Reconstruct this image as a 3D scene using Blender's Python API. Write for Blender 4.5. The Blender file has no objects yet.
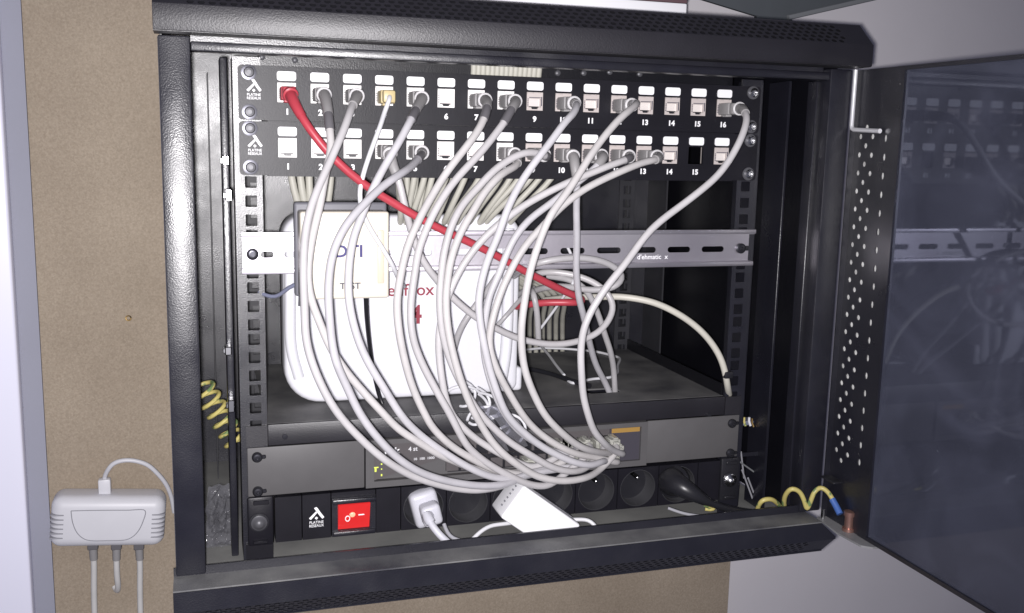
import bpy, bmesh, math, random
from mathutils import Vector, Matrix
from mathutils.geometry import tessellate_polygon
random.seed(7)
SC = bpy.context.scene
COL = SC.collection
MM = 0.001

# ------------------------------------------------------------------ camera (millimetres, rack front plane = Y 0)
CAM = Vector((-273.911, -856.6, -59.0906))
ROT = (1.4079578664, -0.0215898637, -0.3033009344)
FPX = 991.4666
from mathutils import Euler
RM = Euler(ROT, 'XYZ').to_matrix()

def ray(px, py):
    return RM @ Vector(((px - 512) / FPX, -(py - 306.5) / FPX, -1.0))
def at(px, py, Y):
    d = ray(px, py); return CAM + d * ((Y - CAM.y) / d.y)
def atz(px, py, Z):
    d = ray(px, py); return CAM + d * ((Z - CAM.z) / d.z)

cam_d = bpy.data.cameras.new('camera'); cam = bpy.data.objects.new('camera', cam_d); COL.objects.link(cam)
cam.location = CAM * MM; cam.rotation_euler = ROT
cam_d.sensor_fit = 'HORIZONTAL'; cam_d.sensor_width = 36.0; cam_d.lens = FPX / 1024 * 36.0
cam_d.clip_start = 0.01; cam_d.clip_end = 50
SC.camera = cam

# ------------------------------------------------------------------ materials
def mat(name, col, rough=0.5, metal=0.0, noise=0.0, nscale=60, bump=0.0, bscale=400, spec=0.5, coat=0.0, emit=None, col2=None, detail=4, trans=0.0, ior=1.45):
    m = bpy.data.materials.new(name); m.use_nodes = True
    nt = m.node_tree; b = nt.nodes['Principled BSDF']
    b.inputs['Base Color'].default_value = (*col, 1); b.inputs['Roughness'].default_value = rough
    b.inputs['Metallic'].default_value = metal; b.inputs['Specular IOR Level'].default_value = spec
    b.inputs['Coat Weight'].default_value = coat
    b.inputs['Transmission Weight'].default_value = trans; b.inputs['IOR'].default_value = ior
    if emit:
        b.inputs['Emission Color'].default_value = (*emit[:3], 1); b.inputs['Emission Strength'].default_value = emit[3]
    tc = nt.nodes.new('ShaderNodeTexCoord')
    if noise > 0 or col2:
        n = nt.nodes.new('ShaderNodeTexNoise'); n.inputs['Scale'].default_value = nscale; n.inputs['Detail'].default_value = detail
        nt.links.new(tc.outputs['Object'], n.inputs['Vector'])
        r = nt.nodes.new('ShaderNodeValToRGB'); r.color_ramp.elements[0].position = 0.3; r.color_ramp.elements[1].position = 0.7
        c2 = col2 or tuple(c * (1 - noise) for c in col)
        r.color_ramp.elements[0].color = (*c2, 1); r.color_ramp.elements[1].color = (*col, 1)
        nt.links.new(n.outputs['Fac'], r.inputs['Fac']); nt.links.new(r.outputs['Color'], b.inputs['Base Color'])
    if bump > 0:
        n2 = nt.nodes.new('ShaderNodeTexNoise'); n2.inputs['Scale'].default_value = bscale; n2.inputs['Detail'].default_value = 3
        nt.links.new(tc.outputs['Object'], n2.inputs['Vector'])
        bp = nt.nodes.new('ShaderNodeBump'); bp.inputs['Strength'].default_value = bump; bp.inputs['Distance'].default_value = 0.001
        nt.links.new(n2.outputs['Fac'], bp.inputs['Height']); nt.links.new(bp.outputs['Normal'], b.inputs['Normal'])
    return m

BLACK = mat('powder_coated_black', (0.0135, 0.0135, 0.0205), 0.31, 0.0, 0.25, 25, 0.2, 900, 1.0)
for _m, lo_, hi_, sc_ in ((BLACK, 0.26, 0.42, 28),):
    _nt = _m.node_tree; _n = _nt.nodes.new('ShaderNodeTexNoise'); _n.inputs['Scale'].default_value = sc_; _n.inputs['Detail'].default_value = 8
    _r = _nt.nodes.new('ShaderNodeMapRange'); _r.inputs[1].default_value = 0.3; _r.inputs[2].default_value = 0.7; _r.inputs[3].default_value = lo_; _r.inputs[4].default_value = hi_
    _t = _nt.nodes.new('ShaderNodeTexCoord'); _nt.links.new(_t.outputs['Object'], _n.inputs['Vector'])
    _nt.links.new(_n.outputs['Fac'], _r.inputs[0]); _nt.links.new(_r.outputs[0], _nt.nodes['Principled BSDF'].inputs['Roughness'])
MATTE = mat('matte_black', (0.008, 0.008, 0.01), 0.95, spec=0.05)
BLACK_TOP = mat('powder_coated_black_worn', (0.016, 0.015, 0.02), 0.46, 0.0, 0.25, 25, 0.2, 900, 0.8)
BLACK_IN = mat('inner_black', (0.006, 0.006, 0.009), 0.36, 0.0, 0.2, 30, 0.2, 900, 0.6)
BLACK_DARK = mat('black_plastic', (0.016, 0.016, 0.02), 0.35, 0, 0, 60, 0.05, 600)
PANEL = mat('panel_black', (0.0105, 0.010, 0.0145), 0.42, 0, 0.25, 40, 0.12, 1200, 0.35)
DUSTY = mat('dusty_black_shelf', (0.175, 0.172, 0.17), 0.6, 0, 0.0, 20, 0.15, 700, 0.35, col2=(0.055, 0.055, 0.062), detail=6)
GREY_SW = mat('grey_paint', (0.092, 0.089, 0.092), 0.5, 0, 0.08, 60, 0.05, 1500, 0.4)
GREY_SW2 = mat('grey_paint_recess', (0.085, 0.077, 0.08), 0.5, 0, 0.1, 60, 0.0, 900, 0.4)
GREY_DARK = mat('label_dark_grey', (0.05, 0.046, 0.06), 0.5)
WHITE = mat('white_paint', (0.86, 0.86, 0.88), 0.4)
WHITE_PL = mat('white_plastic', (0.84, 0.84, 0.87), 0.35, 0, 0.03, 30)
ROUTER = mat('router_white', (0.72, 0.72, 0.765), 0.35, 0, 0.03, 20)
PLUGW = mat('plug_white', (0.5, 0.5, 0.55), 0.4)
WIFI = mat('pale_plastic', (0.66, 0.66, 0.7), 0.42, 0, 0.03, 40)
SEAM = mat('seam_grey', (0.3, 0.3, 0.33), 0.6)
IVORY = mat('ivory_plastic', (0.64, 0.60, 0.52), 0.4, 0, 0.03, 30)
IVORY2 = mat('beige_plastic', (0.56, 0.51, 0.40), 0.4)
BOX_EDGE = mat('box_base_grey', (0.14, 0.14, 0.16), 0.5)
CABLE = mat('grey_pvc', (0.455, 0.44, 0.445), 0.33, 0, 0.12, 35, 0, 400, 0.5)
CABLE2 = mat('grey_pvc_cool', (0.395, 0.385, 0.395), 0.36, 0, 0.14, 45, 0, 400, 0.5)
TINTS = [mat('grey_pvc_tint', c, 0.35, 0, 0.14, 30 + 9 * i, 0.03, 150, 0.5) for i, c in enumerate(((0.51, 0.495, 0.505), (0.47, 0.455, 0.465), (0.50, 0.49, 0.515), (0.50, 0.482, 0.48), (0.45, 0.44, 0.465)))]
BOOT = mat('grey_rubber', (0.27, 0.262, 0.265), 0.5)
BOOT_RIM = mat('pale_grey_rubber', (0.5, 0.49, 0.5), 0.45)
SLEEVE = mat('dark_grey_sleeve', (0.12, 0.115, 0.125), 0.5)
CLEARP = mat('clear_connector', (0.66, 0.66, 0.6), 0.12, 0, 0.4, 300, 0, 400, 0.6, trans=0.35)
CREAM = mat('cream_pvc', (0.48, 0.47, 0.415), 0.5, 0, 0.18, 40)
WIRE_W = mat('white_wire', (0.62, 0.62, 0.65), 0.4)
WIRE_B = mat('blue_grey_wire', (0.16, 0.17, 0.24), 0.35)
RED = mat('red_pvc', (0.42, 0.05, 0.07), 0.4, 0, 0.12, 50)
RED_INK = mat('red_ink', (0.26, 0.03, 0.05), 0.5)
BLUE_INK = mat('blue_ink', (0.03, 0.025, 0.14), 0.5)
GREY_INK = mat('grey_ink', (0.035, 0.035, 0.06), 0.5)
YELLOW_PLUG = mat('yellow_plastic', (0.50, 0.41, 0.22), 0.4)
CHROME = mat('bright_steel', (0.75, 0.75, 0.77), 0.22, 1.0)
STEEL = mat('screw_steel', (0.085, 0.085, 0.095), 0.42, 0.2)
DARK_STEEL = mat('black_screw', (0.05, 0.05, 0.06), 0.3, 0.7)
GALV = mat('zinc_steel', (0.62, 0.60, 0.64), 0.42, 0.88, 0.10, 14, 0.05, 260, col2=(0.50, 0.47, 0.53))
JACKW = mat('jack_white', (0.80, 0.78, 0.77), 0.4)
JACKM = mat('jack_shutter', (0.62, 0.57, 0.56), 0.35, 0.0)
PINK_M = mat('jack_metal', (0.74, 0.69, 0.66), 0.3, 0.1)
COPPER = mat('coppery_bolt', (0.42, 0.24, 0.2), 0.35, 0.8)
ORANGE = mat('orange_print', (0.32, 0.19, 0.05), 0.5)
ROCK = mat('lit_red_rocker', (0.22, 0.012, 0.014), 0.3, 0, 0.3, 70, emit=(1.0, 0.035, 0.035, 0.6))
LAMP = mat('neon_glow', (0.35, 0.05, 0.04), 0.3, emit=(1.0, 0.35, 0.22, 1.8))
LEDG = mat('lit_green_led', (0.5, 0.6, 0.1), 0.3, emit=(0.55, 0.62, 0.08, 0.7))
LUG = mat('blue_lug', (0.06, 0.13, 0.38), 0.4)
PAPER = mat('white_paper', (0.85, 0.85, 0.88), 0.6)
MAROON = mat('dark_maroon_card', (0.12, 0.07, 0.08), 0.6)
SLATE = mat('slate_grey_board', (0.085, 0.095, 0.105), 0.6, 0, 0.1, 30)
SLATE2 = mat('slate_edge', (0.2, 0.21, 0.22), 0.6)
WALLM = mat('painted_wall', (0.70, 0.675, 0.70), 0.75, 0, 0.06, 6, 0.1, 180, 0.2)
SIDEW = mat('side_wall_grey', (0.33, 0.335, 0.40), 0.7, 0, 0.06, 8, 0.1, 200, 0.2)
TRIM = mat('white_trim', (0.85, 0.85, 0.99), 0.4)
BRASS = mat('brass', (0.6, 0.42, 0.18), 0.3, 1.0)

def stripes(name, c1, c2, scale):           # two-colour wire insulation, twisted round the wire
    m = mat(name, c1, 0.4); nt = m.node_tree; b = nt.nodes['Principled BSDF']
    tc = nt.nodes.new('ShaderNodeTexCoord'); n = nt.nodes.new('ShaderNodeTexNoise')
    n.inputs['Scale'].default_value = scale; nt.links.new(tc.outputs['Object'], n.inputs['Vector'])
    r = nt.nodes.new('ShaderNodeValToRGB'); r.color_ramp.elements[0].position = 0.56; r.color_ramp.elements[1].position = 0.62
    r.color_ramp.elements[0].color = (*c1, 1); r.color_ramp.elements[1].color = (*c2, 1)
    nt.links.new(n.outputs['Fac'], r.inputs['Fac']); nt.links.new(r.outputs['Color'], b.inputs['Base Color'])
    return m
EARTH = stripes('yellow_green_wire', (0.50, 0.43, 0.15), (0.15, 0.22, 0.09), 90)

def chip():
    m = mat('chipboard', (0.45, 0.33, 0.22), 0.75, spec=0.2); nt = m.node_tree; b = nt.nodes['Principled BSDF']
    tc = nt.nodes.new('ShaderNodeTexCoord')
    v = nt.nodes.new('ShaderNodeTexVoronoi'); v.inputs['Scale'].default_value = 700
    n = nt.nodes.new('ShaderNodeTexNoise'); n.inputs['Scale'].default_value = 380; n.inputs['Detail'].default_value = 6
    n3 = nt.nodes.new('ShaderNodeTexNoise'); n3.inputs['Scale'].default_value = 7; n3.inputs['Detail'].default_value = 5
    for k in (v, n, n3): nt.links.new(tc.outputs['Object'], k.inputs['Vector'])
    r = nt.nodes.new('ShaderNodeValToRGB')
    r.color_ramp.elements[0].position = 0.2; r.color_ramp.elements[0].color = (0.365, 0.30, 0.228, 1)
    r.color_ramp.elements[1].position = 0.8; r.color_ramp.elements[1].color = (0.475, 0.40, 0.315, 1)
    nt.links.new(n.outputs['Fac'], r.inputs['Fac'])
    hs = nt.nodes.new('ShaderNodeMix'); hs.data_type = 'RGBA'; hs.blend_type = 'MULTIPLY'; hs.inputs[0].default_value = 0.2
    nt.links.new(r.outputs['Color'], hs.inputs[6]); nt.links.new(v.outputs['Color'], hs.inputs[7])
    bw = nt.nodes.new('ShaderNodeRGBToBW'); nt.links.new(v.outputs['Color'], bw.inputs[0]); nt.links.new(bw.outputs[0], hs.inputs[7])
    m2 = nt.nodes.new('ShaderNodeMix'); m2.data_type = 'RGBA'; m2.blend_type = 'MULTIPLY'; m2.inputs[0].default_value = 0.6
    r2 = nt.nodes.new('ShaderNodeValToRGB'); r2.color_ramp.elements[0].position = 0.3; r2.color_ramp.elements[0].color = (0.66, 0.64, 0.62, 1); r2.color_ramp.elements[1].position = 0.7
    nt.links.new(n3.outputs['Fac'], r2.inputs['Fac']); nt.links.new(hs.outputs[2], m2.inputs[6]); nt.links.new(r2.outputs['Color'], m2.inputs[7])
    nt.links.new(m2.outputs[2], b.inputs['Base Color'])
    return m
CHIP = chip()

def glass():
    m = bpy.data.materials.new('smoked_glass'); m.use_nodes = True; nt = m.node_tree
    nt.nodes.clear()
    out = nt.nodes.new('ShaderNodeOutputMaterial'); mx = nt.nodes.new('ShaderNodeMixShader')
    tr = nt.nodes.new('ShaderNodeBsdfTransparent'); tr.inputs[0].default_value = (0.36, 0.38, 0.44, 1)
    gl = nt.nodes.new('ShaderNodeBsdfGlossy'); gl.inputs['Roughness'].default_value = 0.05; gl.inputs[0].default_value = (0.46, 0.50, 0.62, 1)
    fr = nt.nodes.new('ShaderNodeFresnel'); fr.inputs['IOR'].default_value = 1.6
    df = nt.nodes.new('ShaderNodeBsdfDiffuse'); df.inputs[0].default_value = (0.215, 0.23, 0.33, 1)
    m2 = nt.nodes.new('ShaderNodeMixShader'); m2.inputs[0].default_value = 0.26
    tc = nt.nodes.new('ShaderNodeTexCoord'); n = nt.nodes.new('ShaderNodeTexNoise'); n.inputs['Scale'].default_value = 11; n.inputs['Detail'].default_value = 7; n.inputs['Distortion'].default_value = 1.2
    mr = nt.nodes.new('ShaderNodeMapRange'); mr.inputs[1].default_value = 0.35; mr.inputs[2].default_value = 0.7; mr.inputs[3].default_value = 0.02; mr.inputs[4].default_value = 0.06
    mr2 = nt.nodes.new('ShaderNodeMapRange'); mr2.inputs[1].default_value = 0.35; mr2.inputs[2].default_value = 0.75; mr2.inputs[3].default_value = 0.20; mr2.inputs[4].default_value = 0.34
    nt.links.new(tc.outputs['Object'], n.inputs['Vector'])
    for k in (mr, mr2): nt.links.new(n.outputs['Fac'], k.inputs[0])
    nt.links.new(mr.outputs[0], gl.inputs['Roughness']); nt.links.new(mr2.outputs[0], m2.inputs[0])
    nt.links.new(tr.outputs[0], m2.inputs[1]); nt.links.new(df.outputs[0], m2.inputs[2])
    nt.links.new(fr.outputs[0], mx.inputs[0]); nt.links.new(m2.outputs[0], mx.inputs[1]); nt.links.new(gl.outputs[0], mx.inputs[2])
    nt.links.new(mx.outputs[0], out.inputs['Surface'])
    return m
GLASS = glass()
def bagmat():
    m = bpy.data.materials.new('clear_film'); m.use_nodes = True; nt = m.node_tree; nt.nodes.clear()
    out = nt.nodes.new('ShaderNodeOutputMaterial'); mx = nt.nodes.new('ShaderNodeMixShader'); mx.inputs[0].default_value = 0.14
    tr = nt.nodes.new('ShaderNodeBsdfTransparent'); tr.inputs[0].default_value = (0.8, 0.8, 0.83, 1)
    gl = nt.nodes.new('ShaderNodeBsdfPrincipled'); gl.inputs['Base Color'].default_value = (0.4, 0.4, 0.43, 1); gl.inputs['Roughness'].default_value = 0.12; gl.inputs['Specular IOR Level'].default_value = 1.0
    nt.links.new(tr.outputs[0], mx.inputs[1]); nt.links.new(gl.outputs[0], mx.inputs[2]); nt.links.new(mx.outputs[0], out.inputs['Surface'])
    return m
FILM = bagmat()

# ------------------------------------------------------------------ mesh helpers
class MB:
    def __init__(s): s.v = []; s.f = []
    def add(s, vs, fs, M=None):
        o = len(s.v)
        for v in vs:
            v = Vector(v); s.v.append(M @ v if M else v)
        s.f += [tuple(i + o for i in f) for f in fs]
        return s
    def box(s, x0, x1, y0, y1, z0, z1, M=None):
        vs = [(x, y, z) for x in (x0, x1) for y in (y0, y1) for z in (z0, z1)]
        return s.add(vs, [(0, 1, 3, 2), (4, 6, 7, 5), (0, 4, 5, 1), (2, 3, 7, 6), (0, 2, 6, 4), (1, 5, 7, 3)], M)
    def rbox(s, x0, x1, y0, y1, z0, z1, r=1.0, n=2, M=None):
        bm = bmesh.new(); bmesh.ops.create_cube(bm, size=1)
        for v in bm.verts:
            v.co = Vector(((x0 + x1) / 2 + v.co.x * (x1 - x0), (y0 + y1) / 2 + v.co.y * (y1 - y0), (z0 + z1) / 2 + v.co.z * (z1 - z0)))
        bmesh.ops.bevel(bm, geom=bm.edges[:], offset=r, segments=n, profile=0.5, affect='EDGES', clamp_overlap=True)
        bm.verts.index_update()
        s.add([v.co.copy() for v in bm.verts], [tuple(v.index for v in f.verts) for f in bm.faces], M); bm.free()
        return s
    def plate(s, outer, holes, o, u, v, th):
        """flat plate with holes: outer/holes are 2D loops in the (u, v) frame at o; th = thickness along u x v"""
        o, u, v = Vector(o), Vector(u), Vector(v); n = u.cross(v).normalized()
        loops = [outer] + list(holes)
        tris = tessellate_polygon([[Vector((p[0], p[1], 0)) for p in l] for l in loops])
        flat = [p for l in loops for p in l]; N = len(flat)
        vs = [o + u * p[0] + v * p[1] for p in flat] + [o + u * p[0] + v * p[1] + n * th for p in flat]
        fs = [tuple(t) for t in tris] + [tuple(i + N for i in reversed(t)) for t in tris]
        k = 0
        for l in loops:
            m = len(l)
            for i in range(m):
                a, b = k + i, k + (i + 1) % m; fs.append((a, b, b + N, a + N))
            k += m
        return s.add(vs, fs)
    def lathe(s, prof, o, axis=(0, -1, 0), n=20):
        o = Vector(o); a = Vector(axis).normalized(); t = a.orthogonal().normalized(); b = a.cross(t)
        vs = []; fs = []
        for r, h in prof:
            for i in range(n):
                g = 2 * math.pi * i / n; vs.append(o + a * h + (t * math.cos(g) + b * math.sin(g)) * r)
        for k in range(len(prof) - 1):
            for i in range(n):
                j = (i + 1) % n; fs.append((k * n + i, k * n + j, (k + 1) * n + j, (k + 1) * n + i))
        fs.append(tuple(range(n))[::-1]); fs.append(tuple((len(prof) - 1) * n + i for i in range(n)))
        return s.add(vs, fs)
    def tube(s, pts, r, n=10):
        pts = [Vector(p) for p in pts]; N = len(pts); rs = r if isinstance(r, (list, tuple)) else [r] * N
        T = [(pts[min(i + 1, N - 1)] - pts[max(i - 1, 0)]).normalized() for i in range(N)]
        nrm = T[0].orthogonal().normalized(); vs = []; fs = []
        for i in range(N):
            nrm = (nrm - T[i] * nrm.dot(T[i]))
            nrm = nrm.normalized() if nrm.length > 1e-6 else T[i].orthogonal().normalized()
            b = T[i].cross(nrm)
            for k in range(n):
                g = 2 * math.pi * k / n; vs.append(pts[i] + (nrm * math.cos(g) + b * math.sin(g)) * rs[i])
        for i in range(N - 1):
            for k in range(n):
                j = (k + 1) % n; fs.append((i * n + k, i * n + j, (i + 1) * n + j, (i + 1) * n + k))
        fs.append(tuple(range(n))[::-1]); fs.append(tuple((N - 1) * n + k for k in range(n)))
        return s.add(vs, fs)
    def text(s, txt, size, o, u=(1, 0, 0), v=(0, 0, 1), ext=0.15, bold=0.0, sx=1.0, align='CENTER'):
        c = bpy.data.curves.new('t', 'FONT'); c.body = txt; c.size = size; c.align_x = align; c.align_y = 'CENTER'; c.extrude = ext; c.offset = bold
        c.resolution_u = 3
        ob = bpy.data.objects.new('t', c); me = bpy.data.meshes.new_from_object(ob)
        u, v = Vector(u), Vector(v); n = u.cross(v); o = Vector(o)
        s.add([o + u * (p.co.x * sx) + v * p.co.y + n * p.co.z for p in me.vertices], [tuple(p.vertices) for p in me.polygons])
        bpy.data.objects.remove(ob); bpy.data.curves.remove(c); bpy.data.meshes.remove(me)
        return s
    def build(s, name, m, parent=None, base=None, angle=38):
        if base is None: base = parent['_b'] if parent is not None and '_b' in parent else (0, 0, 0)
        base = Vector(base)
        me = bpy.data.meshes.new(name); me.from_pydata([(v - base) * MM for v in s.v], [], s.f)
        bm = bmesh.new(); bm.from_mesh(me); bmesh.ops.recalc_face_normals(bm, faces=bm.faces[:]); bm.to_mesh(me); bm.free()
        me.polygons.foreach_set('use_smooth', [True] * len(me.polygons)); me.set_sharp_from_angle(angle=math.radians(angle))
        me.materials.append(m)
        ob = bpy.data.objects.new(name, me); COL.objects.link(ob)
        if parent is not None:
            ob.parent = parent
        else:
            ob.location = base * MM
        ob['_b'] = tuple(base)
        return ob

def tag(o, label, cat, group=None, kind=None):
    if label: o['label'] = label
    if cat: o['category'] = cat
    if group: o['group'] = group
    if kind: o['kind'] = kind
    return o
def thing(name, label, cat, base, group=None):
    o = bpy.data.objects.new(name, None); COL.objects.link(o); o.location = Vector(base) * MM
    o.empty_display_size = 0.02; o['_b'] = tuple(base)
    return tag(o, label, cat, group)
def copy_tree(o, parent=None):
    c = o.copy(); COL.objects.link(c)
    if parent is not None: c.parent = parent
    for ch in list(o.children): copy_tree(ch, c)
    return c
def catmull(P, step=4.0):
    P = [Vector(p) for p in P]; out = []
    Q = [P[0] * 2 - P[1]] + P + [P[-1] * 2 - P[-2]]
    for i in range(1, len(Q) - 2):
        p0, p1, p2, p3 = Q[i - 1:i + 3]
        def tj(ti, a, b): return ti + max((b - a).length, 1e-3) ** 0.5
        t0 = 0; t1 = tj(t0, p0, p1); t2 = tj(t1, p1, p2); t3 = tj(t2, p2, p3)
        k = max(2, int((p2 - p1).length / step))
        for j in range(k):
            t = t1 + (t2 - t1) * j / k
            A1 = p0 * ((t1 - t) / (t1 - t0)) + p1 * ((t - t0) / (t1 - t0)); A2 = p1 * ((t2 - t) / (t2 - t1)) + p2 * ((t - t1) / (t2 - t1))
            A3 = p2 * ((t3 - t) / (t3 - t2)) + p3 * ((t - t2) / (t3 - t2))
            B1 = A1 * ((t2 - t) / (t2 - t0)) + A2 * ((t - t0) / (t2 - t0)); B2 = A2 * ((t3 - t) / (t3 - t1)) + A3 * ((t - t1) / (t3 - t1))
            out.append(B1 * ((t2 - t) / (t2 - t1)) + B2 * ((t - t1) / (t2 - t1)))
    out.append(P[-1]); return out
def relax(P, it=3):
    for _ in range(it):
        P = [P[0]] + [(P[i - 1] + P[i] * 2 + P[i + 1]) / 4 for i in range(1, len(P) - 1)] + [P[-1]]
    return P
def rrect(x0, x1, y0, y1, r, n=4):
    out = []
    for cx, cy, a in ((x1 - r, y1 - r, 0), (x0 + r, y1 - r, 90), (x0 + r, y0 + r, 180), (x1 - r, y0 + r, 270)):
        for k in range(n + 1):
            g = math.radians(a + 90 * k / n); out.append((cx + r * math.cos(g), cy + r * math.sin(g)))
    return out
def rect(x0, x1, y0, y1): return [(x0, y0), (x1, y0), (x1, y1), (x0, y1)]
def ngon(cx, cy, rx, ry, n=6, a0=0): return [(cx + rx * math.cos(a0 + 2 * math.pi * i / n), cy + ry * math.sin(a0 + 2 * math.pi * i / n)) for i in range(n)]
XZ = ((1, 0, 0), (0, 0, 1))                 # frame facing -Y (n = u x v = -Y)

# ------------------------------------------------------------------ setting
tag(MB().box(-900, 2200, 326, 346, -1500, 900).build('wall', WALLM), 'pale painted wall behind the cabinet', None, kind='structure')
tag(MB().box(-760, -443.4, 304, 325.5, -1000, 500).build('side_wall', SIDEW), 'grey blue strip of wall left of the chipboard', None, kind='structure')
tag(MB().rbox(-760, -463.2, 284, 303.6, -1000, 500, 3, 3).build('door_frame_post', TRIM), 'white painted post at the left edge beside the chipboard', 'post')
tag(MB().box(-443, 425, 306, 325.5, -1000, 93).build('chipboard', CHIP), 'brown chipboard sheet fixed to the wall behind the black cabinet', 'board')
p = at(128.5, 318, 304)
e = MB(); e.tube([p + Vector((math.cos(t) * 2.6, -1.2, math.sin(t) * 2.6)) for t in [i * 2 * math.pi / 20 for i in range(21)]], 0.8, 6)
tag(e.build('brass_ring', BRASS, base=p), 'tiny brass ring on the chipboard left of the cabinet', 'ring')

# ------------------------------------------------------------------ cabinet
CB = (0, 0, -440)
cab = thing('network_cabinet', 'black wall mounted network cabinet with its glass door swung open to the right', 'cabinet', CB)
def cp(mb, name, m=BLACK, parent=None): return mb.build(name, m, parent or cab, CB)
cp(MB().box(-299, -297.5, -40, 300, -428, 48), 'side_panel', BLACK_IN); cp(MB().box(297.5, 299, -40, 300, -428, 48), 'side_panel', BLACK_IN)
cp(MB().box(-297, 297, 297.7, 300, -433, 48), 'back_panel', BLACK)
cp(MB().box(-297, 297, -56, 297.5, 49, 51), 'roof_panel')
fl = MB().box(-297, 297, -56, 297.5, -432, -430); cp(fl, 'floor_panel', mat('dusty_floor', (0.26, 0.26, 0.25), 0.6, 0, 0, 14, 0.15, 700, 0.35, col2=(0.15, 0.15, 0.15), detail=5))
for s in (-1, 1):
    a, b = sorted((s * 300, s * 277))
    cp(MB().rbox(a, b, -62, -42, -408.5, 14.5, 1.6, 2), 'upright')
cp(MB().rbox(-276.8, 276.8, -61, -44, 4, 11, 1.2, 2).box(-276.8, 276.8, -50, -44, 11, 16), 'inner_top_rail')

# top bar: front face, slanted perforated face, closed underneath and at the ends
def perforated(mb, o, u, v, L, W, rows, pitch, hw, hh, margin):
    """strip L long (along u) and W wide (along v) with staggered oblong holes; one strip of plate per row"""
    rp = (W - 2.0) / rows
    mb.plate(rect(0, L, 0, 1.0), [], o, u, v, -1.0); mb.plate(rect(0, L, W - 1.0, W), [], o, u, v, -1.0)
    for r in range(rows):
        y0 = 1.0 + r * rp; hs = []
        x = margin + (pitch / 2 if r % 2 else 0)
        while x < L - margin:
            hs.append(ngon(x, y0 + rp / 2, hw / 2, hh / 2, 6)); x += pitch
        # split the strip in blocks so the tessellation stays quick
        nb = max(1, len(hs) // 12); cut = [0] + [ (hs[len(hs) * k // nb][0][0] + hs[len(hs) * k // nb - 1][0][0]) / 2 - hw / 2 for k in range(1, nb)] + [L]
        for k in range(nb):
            mb.plate(rect(cut[k], cut[k + 1], y0, y0 + rp), hs[len(hs) * k // nb: len(hs) * (k + 1) // nb], o, u, v, -0.35)
tb = MB()
tb.rbox(-302, 302.5, -86, -84, 15.6, 34.6, 0.7, 2)
tb.box(-302, 302.5, -84.2, -58, 15.2, 16.4); tb.box(-302, 302.5, -64, 290, 52.4, 53.6)
for x0, x1 in ((-302, -300.4), (301, 302.5)):
    tb.plate([(-84.5, 16), (-58, 16), (-58, 53), (-64, 53), (-84.5, 34.5)], [], (x0, 0, 0), (0, 1, 0), (0, 0, 1), x1 - x0)
d = Vector((0, 21.0, 18.6)); W = d.length
perforated(tb, (-302, -85.3, 34.2), (1, 0, 0), tuple(d.normalized()), 604.5, W, 5, 7.6, 5.6, 4.5, 26)
top_bar = cp(tb, 'top_bar', BLACK_TOP)
cp(MB().box(-300, 300, -58, -56, 16.5, 52), 'top_bar_back', MATTE, top_bar)
bb = MB()
bb.box(-302, 286, -58.5, -56.5, -432, -402.5)                                   # dark lip behind
LEDGE = MB().plate([(-302, 0), (286, 0), (286, 27.2), (-302, 27.2)], [], (0, -58.6, -411), (1, 0, 0), (0, -1, 0), -1.2)
bb.plate([(-302, -411.2), (286, -411.2), (302.5, -426), (302.5, -428.5), (-302, -428.5)], [], (0, -85, 0), *XZ, 1.4)
bb.plate([(-85, -412), (-58.6, -412), (-58.6, -448), (-66, -448), (-85, -428.5)], [], (-302, 0, 0), (0, 1, 0), (0, 0, 1), 1.4)
bb.plate([(-85, -428), (-58.6, -421), (-58.6, -448), (-66, -448), (-85, -428.5)], [], (301, 0, 0), (0, 1, 0), (0, 0, 1), 1.4)
bb.add([(286, -58.6, -411.2), (286, -86, -411.2), (302.5, -86, -426.5), (302.5, -58.6, -426.5)], [(0, 1, 2, 3)])
d2 = Vector((0, -19.5, 19.3))
perforated(bb, (-302, -66, -447.8), (1, 0, 0), tuple(d2.normalized()), 604.5, d2.length, 5, 7.6, 5.5, 4.4, 26)
bb.box(-302, 302.5, -66, 290, -449, -447.6)
bot_bar = cp(bb, 'bottom_bar', BLACK); cp(LEDGE, 'ledge', mat('dusty_black_paint', (0.19, 0.19, 0.19), 0.55, 0, 0, 20, 0.25, 900, 0.5, col2=(0.05, 0.05, 0.06), detail=7), bot_bar)
cp(MB().rbox(-282, -277, -70, -66, -411.2, -410.6, 0.2, 1), 'slot', BLACK_DARK, bot_bar)
cp(MB().box(-300, 300, -60.5, -59, -446, -433), 'bottom_bar_back', MATTE, bot_bar)

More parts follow.
